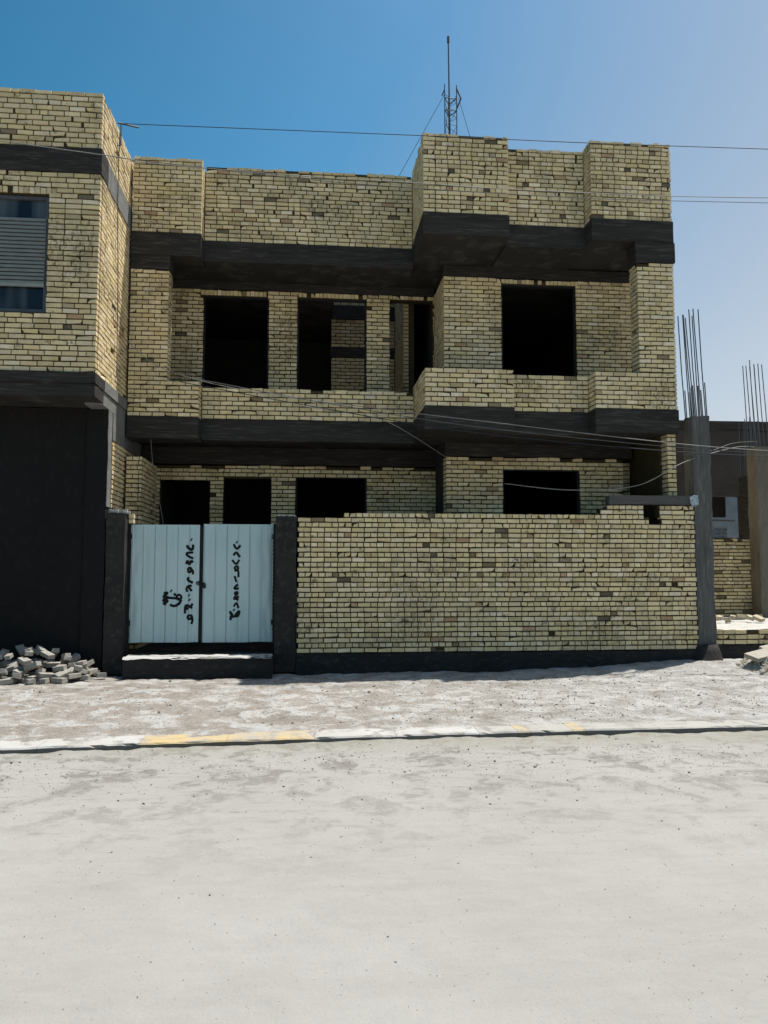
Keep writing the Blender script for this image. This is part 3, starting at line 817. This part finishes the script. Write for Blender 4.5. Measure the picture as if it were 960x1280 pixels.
for k in range(3200):
    x = rng.uniform(7.4, 10.8); y = rng.uniform(12.05, 13.7); z = heap_z(x, y)
    if z < .0 and rng.random() > .25: continue
    stone(hp, x, y, max(z, .0), rng.choice((.012, .015, .02, .03, .045)) * rng.uniform(.7, 1.3), rng)
o = hp.build('rubble', M_RUBBLE, None, origin=(9.1, 13, 0)); props(o, 'grey rubble heap in front of the low brick plinth', 'rubble', kind='stuff')
for (x, y, s, rz, rx) in [(7.75, 12.75, (.45, .3, .07), .3, .2), (7.98, 12.55, (.34, .14, .06), .6, .1), (8.2, 12.35, (.3, .2, .06), 1.2, .2), (7.98, 12.95, (.42, .22, .05), .5, .25), (8.35, 12.85, (.36, .2, .045), .9, .35), (8.75, 12.8, (.4, .12, .07), .4, .2), (8.6, 13.15, (.5, .25, .05), 1.2, -.2), (8.95, 13.0, (.45, .2, .06), .2, .15), (9.25, 12.8, (.4, .3, .05), 1.0, .3), (8.15, 13.1, (.3, .2, .05), .1, .3)]:
    loose_block('broken_slab', 'flat broken slab lying on the rubble heap by the plot', 'slab', 'broken slabs on the rubble heap', s, (x, y, heap_z(x, y) + .03), (rx, -.15, rz), M_RUBBLE, rng)

# ------------------------------------------------------------------ GROUND, ROAD, PAVEMENT, KERB
g = MB()
S = 400
g.v = [(-S, -60, -.24), (S, -60, -.24), (S, S, -.24), (-S, S, -.24)]; g.c = [(1, 1, 1)] * 4; g.f = [(0, 1, 2, 3)]
o = g.build('ground', M_DIRT); props(o, 'dusty ground reaching the horizon', 'ground', kind='structure')
KZ = -.068
def kerb_y(x): return 8.262 + .0555 * x - .0048 * x * x + .012 * mnoise.noise(Vector((x * .8, 3, 1)))
def grid(name, x0, x1, nxx, ylist_fn, ny, zf, mat, label, cat):
    mb = MB()
    for i in range(nxx + 1):
        x = x0 + (x1 - x0) * i / nxx
        ya, yb = ylist_fn(x)
        for j in range(ny + 1):
            y = ya + (yb - ya) * j / ny
            mb.v.append((x, y, zf(x, y))); mb.c.append((1, 1, 1))
    for i in range(nxx):
        for j in range(ny):
            a = i * (ny + 1) + j; mb.f.append((a, a + ny + 1, a + ny + 2, a + 1))
    o = mb.build(name, mat, None, smooth=True); return props(o, label, cat, kind='structure')
def nz(x, y, s, k=0.): return mnoise.noise(Vector((x * s, y * s, k)))
def road_z(x, y):
    e = max(0, 1 - (kerb_y(x) - y) / .45)
    return KZ + .010 * nz(x, y, .6) + .006 * nz(x, y, 2.3) + .003 * nz(x, y, 8) + e * e * (.016 + .030 * max(-.4, nz(x, y, 1.7, 3)) + .016 * nz(x, y, 7, 3))
grid('road', -9, 12, 420, lambda x: (-2.0, kerb_y(x) + .03), 200, road_z, M_ROAD, 'pale dusty unpaved road in the foreground', 'road')
g = MB(); g.v = [(-120, -40, -.2), (120, -40, -.2), (120, 8.2, -.2), (-120, 8.2, -.2)]; g.c = [(1, 1, 1)] * 4; g.f = [(0, 1, 2, 3)]
o = g.build('road', M_ROAD); props(o, 'the dusty road running on to both sides', 'road', kind='structure')
def pave_z(x, y):
    k = y - kerb_y(x)
    t = min(1, max(0, (k - .30) / .5))
    q = min(1, max(0, (k - .08) / .2))
    base = -.012 + q * (.009 + .016 * nz(x, y, 1.6, 12) + .012 * nz(x, y, 5.5, 12)) + t * (.012 + .024 * nz(x, y, .9, 2) + .020 * nz(x, y, 2.6, 2) + .013 * nz(x, y, 7, 2) + .008 * nz(x, y, 15, 2))
    w = min(1, max(0, (y - 12.2) / 1.2))
    # dirt banked up against the wall, uneven
    b = base + w * (.0 + .035 * nz(x, y, .8, 6) + .02 * nz(x, y, 3, 6)) - w * .03
    if x > 3.6: b += min(1, (x - 3.6) / 3.) * w * .15
    if x > -3.2 and x < -.5: b -= w * .02
    return b
grid('pavement', -9.5, 16, 510, lambda x: (kerb_y(x) + .10, 14.5), 150, pave_z, M_DIRT, 'strip of trodden dirt between the kerb and the houses', 'pavement')
# kerb stones
kx = -8.0; kinds = []
rng = random.Random(33)
edges = [-9, -8.1, -7.2, -6.3, -5.4, -4.5, -3.6, -2.65, -1.68, -.82, .08, .95, 1.85, 2.28, 2.42, 2.90, 3.05, 3.9, 4.9, 5.9, 6.9, 7.9, 8.9, 9.9, 10.9, 12]
for a, b in zip(edges, edges[1:]):
    mid = (a + b) / 2
    yellow = (-1.7 < mid < .1) or (2.28 <= mid <= 2.42) or (2.9 <= mid <= 3.05)
    worn = mid > 2.0 and not yellow
    mb = MB(); n = max(2, int((b - a) / .06)); W = .36 if not worn else .3
    prof = [(.0, -.2), (.0, -.016), (.016, .0), (W, .004), (W + .02, -.05)]
    for i in range(n + 1):
        x = a + .0015 + (b - a - .003) * i / n
        for k, (dy, z) in enumerate(prof):
            ch = .012 * max(0, nz(x, k, 3.1, 9)) + (.05 * max(0, nz(x, k * .3, 6, 4) - .28) if k in (1, 2) else 0)
            mb.v.append((x, kerb_y(x) + dy + (ch if k < 3 else 0), z - (ch if 0 < k else 0) + .006 * nz(x, dy, 3, 5) - (.03 if worn and k in (1, 2) and nz(x, 0, 1.3, 8) > .25 else 0))); mb.c.append((1, 1, 1))
    for i in range(n):
        for k in range(4):
            q = i * 5 + k; mb.f.append((q, q + 5, q + 6, q + 1)[::-1])
    mb.f.append((0, 1, 2, 3, 4)[::-1]); mb.f.append(tuple(n * 5 + k for k in range(5)))
    o = mb.build('kerb', M_KERBY if yellow else (M_KERBD if worn else M_KERBW), None)
    props(o, 'yellow painted kerb stone' if yellow else 'worn white kerb stone', 'kerb', 'kerb stones along the road', 'structure')
# pebbles
pb = MB(); rng = random.Random(55)
for k in range(3000):
    t = rng.random()
    if t < .45: y = rng.gauss(7.55, .5)
    elif t < .7: y = rng.uniform(2.8, 8)
    else: y = rng.uniform(8.9, 12.9)
    x = rng.uniform(-1, 1) * (y * .62 + .6) + y * .09
    if y < kerb_y(x) - .02: z = road_z(x, y)
    elif y > kerb_y(x) + .35: z = pave_z(x, y)
    else: continue
    s = min(.022, .0042 * (1 + rng.expovariate(1.5))) * (1. if y > 6 else .35 + .1 * max(0, y - 2))
    stone(pb, x, y, z + s * .2, s, rng)
for k in range(4200):                                       # fine grit on the near road
    y = rng.uniform(2.7, 7.4); x = rng.uniform(-1, 1) * (y * .62 + .5) + y * .09
    s = .0009 * (1 + rng.expovariate(2.0)) * (.5 + y * .28)
    if s < .012: stone(pb, x, y, road_z(x, y) + s * .25, s, rng)
for k in range(2200):
    x = rng.gauss(4.2, 2.4) if rng.random() < .7 else rng.uniform(-5, 8); y = rng.uniform(8.95, 12.8)
    s = min(.03, .005 * (1 + rng.expovariate(1.2)))
    stone(pb, x, y, pave_z(x, y) + s * .2, s, rng)
o = pb.build('gravel', M_PEBBLE); props(o, 'small stones scattered over the road and dirt', 'gravel', kind='stuff')

# ------------------------------------------------------------------ ANTENNA MAST
am = thing('antenna_mast', 'thin guyed antenna mast on the roof above the projecting bay', 'antenna', (2.9, 15.5, 8.2))
mb = MB(); mb.tube([(2.93, 15.5, 8.2), (2.92, 15.5, 11), (2.90, 15.5, 13.10)], lambda t: .023 - .009 * t, 8)
mb.tube([(2.90, 15.5, 13.0), (2.90, 15.5, 13.14)], .028, 8); mb.build('pole', M_STEEL, am)
lat = MB(); L3 = [(2.80, 15.42), (3.06, 15.44), (2.93, 15.66)]
for x, y in L3: lat.tube([(x, y, 8.2), (x, y, 10.2), (x, y, 12.02 if y < 15.6 else 11.9)], .0105, 6)
z = 8.4; k = 0
while z < 11.6:
    a, b = L3[k % 3], L3[(k + 1) % 3]
    for q in range(3):
        a, b = L3[q], L3[(q + 1) % 3]
        if q == 1 or z > 11.2 or True: lat.tube([(*a, z), (*b, z + .17)], .005, 5); lat.tube([(*b, z + .17), (*a, z + .34)], .005, 5)
    z += .34; k += 1
for zz in (11.45, 11.72): 
    for q in range(3): lat.tube([(*L3[q], zz), (*L3[(q + 1) % 3], zz)], .010, 5)
lat.tube([(3.06, 15.44, 11.95), (3.15, 15.42, 11.72), (3.06, 15.44, 11.5)], .018, 6); lat.tube([(2.80, 15.42, 11.9), (2.74, 15.40, 11.75)], .014, 6)
lat.build('lattice_frame', M_STEEL, am)
for e in [(1.25, 15.9, 9.0), (4.05, 15.9, 9.0), (2.9, 18.5, 8.3)]:
    mb = MB(); s0 = (2.80, 15.42, 11.8) if e[0] < 2 else ((3.1, 15.44, 11.75) if e[0] > 3 else (2.93, 15.66, 11.8)); mb.tube([s0, e], .005, 5); mb.build('guy_wire', M_CABLEDARK, am)

# ------------------------------------------------------------------ CABLES
def cable(label, pts, r, mat, sag=0., sub=14):
    P = [Vector(p) for p in pts]; out = []
    for i in range(len(P) - 1):
        p0, p1, p2, p3 = P[max(i - 1, 0)], P[i], P[i + 1], P[min(i + 2, len(P) - 1)]
        for k in range(sub):
            t = k / sub
            q = .5 * ((2 * p1) + (p2 - p0) * t + (2 * p0 - 5 * p1 + 4 * p2 - p3) * t * t + (3 * p1 - p0 - 3 * p2 + p3) * t ** 3)
            q.z -= sag * 4 * t * (1 - t) if len(P) == 2 else 0
            out.append(q)
    out.append(P[-1])
    o = MB(); o.tube(out, r, 6); c = o.build('overhead_cable', mat, None, smooth=True, origin=out[0])
    return props(c, label, 'cable')
cable('thin dark cable crossing the sky from the neighbour roof corner past the bay top', [(-3.42, 13.55, 9.66), (2.1, 13.3, 9.60), (5.3, 13.2, 9.58), (9.8, 13.1, 9.62)], .0068, M_CABLEDARK)
cable('upper of two parallel grey cables across the roof parapets', [(-9, 12.35, 8.93), (-3.4, 12.6, 8.55), (-2.85, 12.9, 8.62), (-.2, 13.0, 8.57), (1.78, 13.1, 8.60), (3.45, 13.2, 8.62), (6.62, 13.2, 8.64), (9.8, 13.1, 8.70)], .007, M_CABLEPALE)
cable('lower of two parallel grey cables across the roof parapets', [(-3.4, 13.4, 8.95), (-.2, 13.3, 8.68), (2.3, 13.3, 8.60), (5.5, 13.3, 8.58), (9.8, 13.2, 8.64)], .006, M_CABLE)
cable('pale cable sloping down across the balcony front from the neighbour wall', [(-3.42, 14.6, 6.05), (-2.7, 14.5, 5.50), (-1.1, 14.1, 5.02), (1.2, 13.5, 4.62), (3.0, 13.2, 4.37), (6.9, 13.0, 3.96), (9.6, 13.0, 3.85)], .008, M_CABLEPALE)
cable('grey cable just under the pale one in the bundle below the balcony', [(-2.1, 14.4, 5.30), (.3, 13.6, 4.72), (3.0, 13.2, 4.26), (6.9, 13.0, 3.90), (9.6, 13.0, 3.83)], .007, M_CABLE)
cable('dark cable lowest in the bundle below the balcony', [(-2.4, 14.45, 5.25), (.3, 13.62, 4.62), (3.0, 13.25, 4.16), (6.9, 13.02, 3.83), (9.6, 13.0, 3.80)], .008, M_CABLEDARK)
cable('grey strand bending down to the corner of the ground floor bay wall', [(-.3, 13.8, 4.72), (1.0, 13.6, 4.50), (1.6, 13.9, 4.38), (2.72, 15.0, 3.98)], .007, M_CABLEPALE)
cable('pale slack cable looping over the boundary wall and up past the tall column', [(3.6, 13.9, 3.35), (4.7, 13.5, 3.20), (5.9, 13.35, 3.28), (6.8, 13.3, 3.72), (9.3, 16.0, 4.45), (10.5, 17.2, 4.68)], .008, M_CABLEPALE)
cable('thin cable from the tall column up to the second column top', [(6.8, 13.4, 3.85), (7.6, 13.9, 4.02), (9.3, 16.0, 4.55), (10.6, 17.25, 4.82)], .007, M_CABLE)
cable('thin wire running down the sunlit side of the shuttered house', [(-3.43, 13.75, 9.62), (-3.43, 13.75, 8.2), (-3.43, 13.9, 7.0), (-3.43, 14.0, 5.2)], .008, M_CABLEDARK)
cable('thin wires hanging loose in the dark gateway corner behind the gate', [(-2.95, 14.7, 4.2), (-2.85, 14.6, 3.5), (-2.65, 14.5, 2.6), (-2.6, 14.5, 1.6)], .008, M_CABLE)
br = thing('cable_bracket', 'small steel bracket holding the cable on the neighbour roof corner', 'bracket', (-3.44, 13.6, 9.6))
mb = MB(); mb.tube([(-3.5, 13.72, 9.35), (-3.40, 13.72, 9.35), (-3.40, 13.72, 9.78)], .014, 6); mb.tube([(-3.42, 13.6, 9.70), (-3.1, 13.75, 9.72)], .016, 6); mb.build('arm', M_STEEL, br)

# ------------------------------------------------------------------ LIGHT, SKY, CAMERA
w = bpy.data.worlds.new('World'); SC.world = w; w.use_nodes = True
nt = w.node_tree; bg = nt.nodes['Background']
sky = nt.nodes.new('ShaderNodeTexSky'); sky.sky_type = 'NISHITA'; sky.sun_disc = False
sky.sun_elevation = math.asin(SUN.z); sky.sun_rotation = math.atan2(SUN.x, SUN.y)
sky.altitude = 30; sky.air_density = 1.0; sky.dust_density = 1.6; sky.ozone_density = 1.6
gs = G(nt)
hs = gs.n('ShaderNodeHueSaturation'); hs.inputs['Saturation'].default_value = 1.45; hs.inputs['Hue'].default_value = .478; hs.inputs['Value'].default_value = .94
gs.l(sky.outputs[0], hs.inputs['Color'])
ha = gs.n('ShaderNodeHueSaturation'); ha.inputs['Saturation'].default_value = .46; ha.inputs['Hue'].default_value = .49; ha.inputs['Value'].default_value = .86
gs.l(sky.outputs[0], ha.inputs['Color'])
tc = gs.n('ShaderNodeTexCoord'); sp = gs.n('ShaderNodeSeparateXYZ'); gs.l(tc.outputs['Generated'], sp.inputs[0])
# dust haze: thicker towards the horizon and on the sunward side of the sky
hz = gs.math('SUBTRACT', gs.math('ADD', gs.math('MULTIPLY', sp.outputs['X'], 1.15), .42), gs.math('MULTIPLY', sp.outputs['Z'], .95))
hd = gs.n('ShaderNodeHueSaturation'); hd.inputs['Saturation'].default_value = 1.52; hd.inputs['Hue'].default_value = .478; hd.inputs['Value'].default_value = .66
gs.l(sky.outputs[0], hd.inputs['Color'])
gs.l(gs.mix(gs.ramp(hz, .0, .85), gs.mix(gs.ramp(hz, -.75, -.05), hd.outputs[0], hs.outputs[0]), ha.outputs[0]), bg.inputs[0]); bg.inputs[1].default_value = .092
ld = bpy.data.lights.new('sun', 'SUN'); ld.energy = 4.7; ld.angle = R(.53); ld.color = (1., .955, .89)
so = bpy.data.objects.new('sun', ld); so.rotation_euler = SUN.to_track_quat('Z', 'Y').to_euler(); so.location = (5, 5, 20); link(so)

cd = bpy.data.cameras.new('camera'); cam = bpy.data.objects.new('camera', cd); link(cam)
cd.sensor_fit = 'VERTICAL'; cd.sensor_height = 36; cd.sensor_width = 27; cd.lens = 967 / 1280 * 36
cd.clip_end = 2000; cd.clip_start = .05
cam.location = (0, 0, 1.72)
cam.rotation_euler = Euler((R(90 + 4.45), 0, R(-5.6)), 'XYZ')
SC.camera = cam
SC.view_settings.view_transform = 'Standard'; SC.view_settings.look = 'None'
SC.view_settings.exposure = 0.62; SC.view_settings.gamma = 1
SC.view_settings.use_curve_mapping = False
SC.cycles.max_bounces = 8; SC.cycles.diffuse_bounces = 4
SC.cycles.use_denoising = True
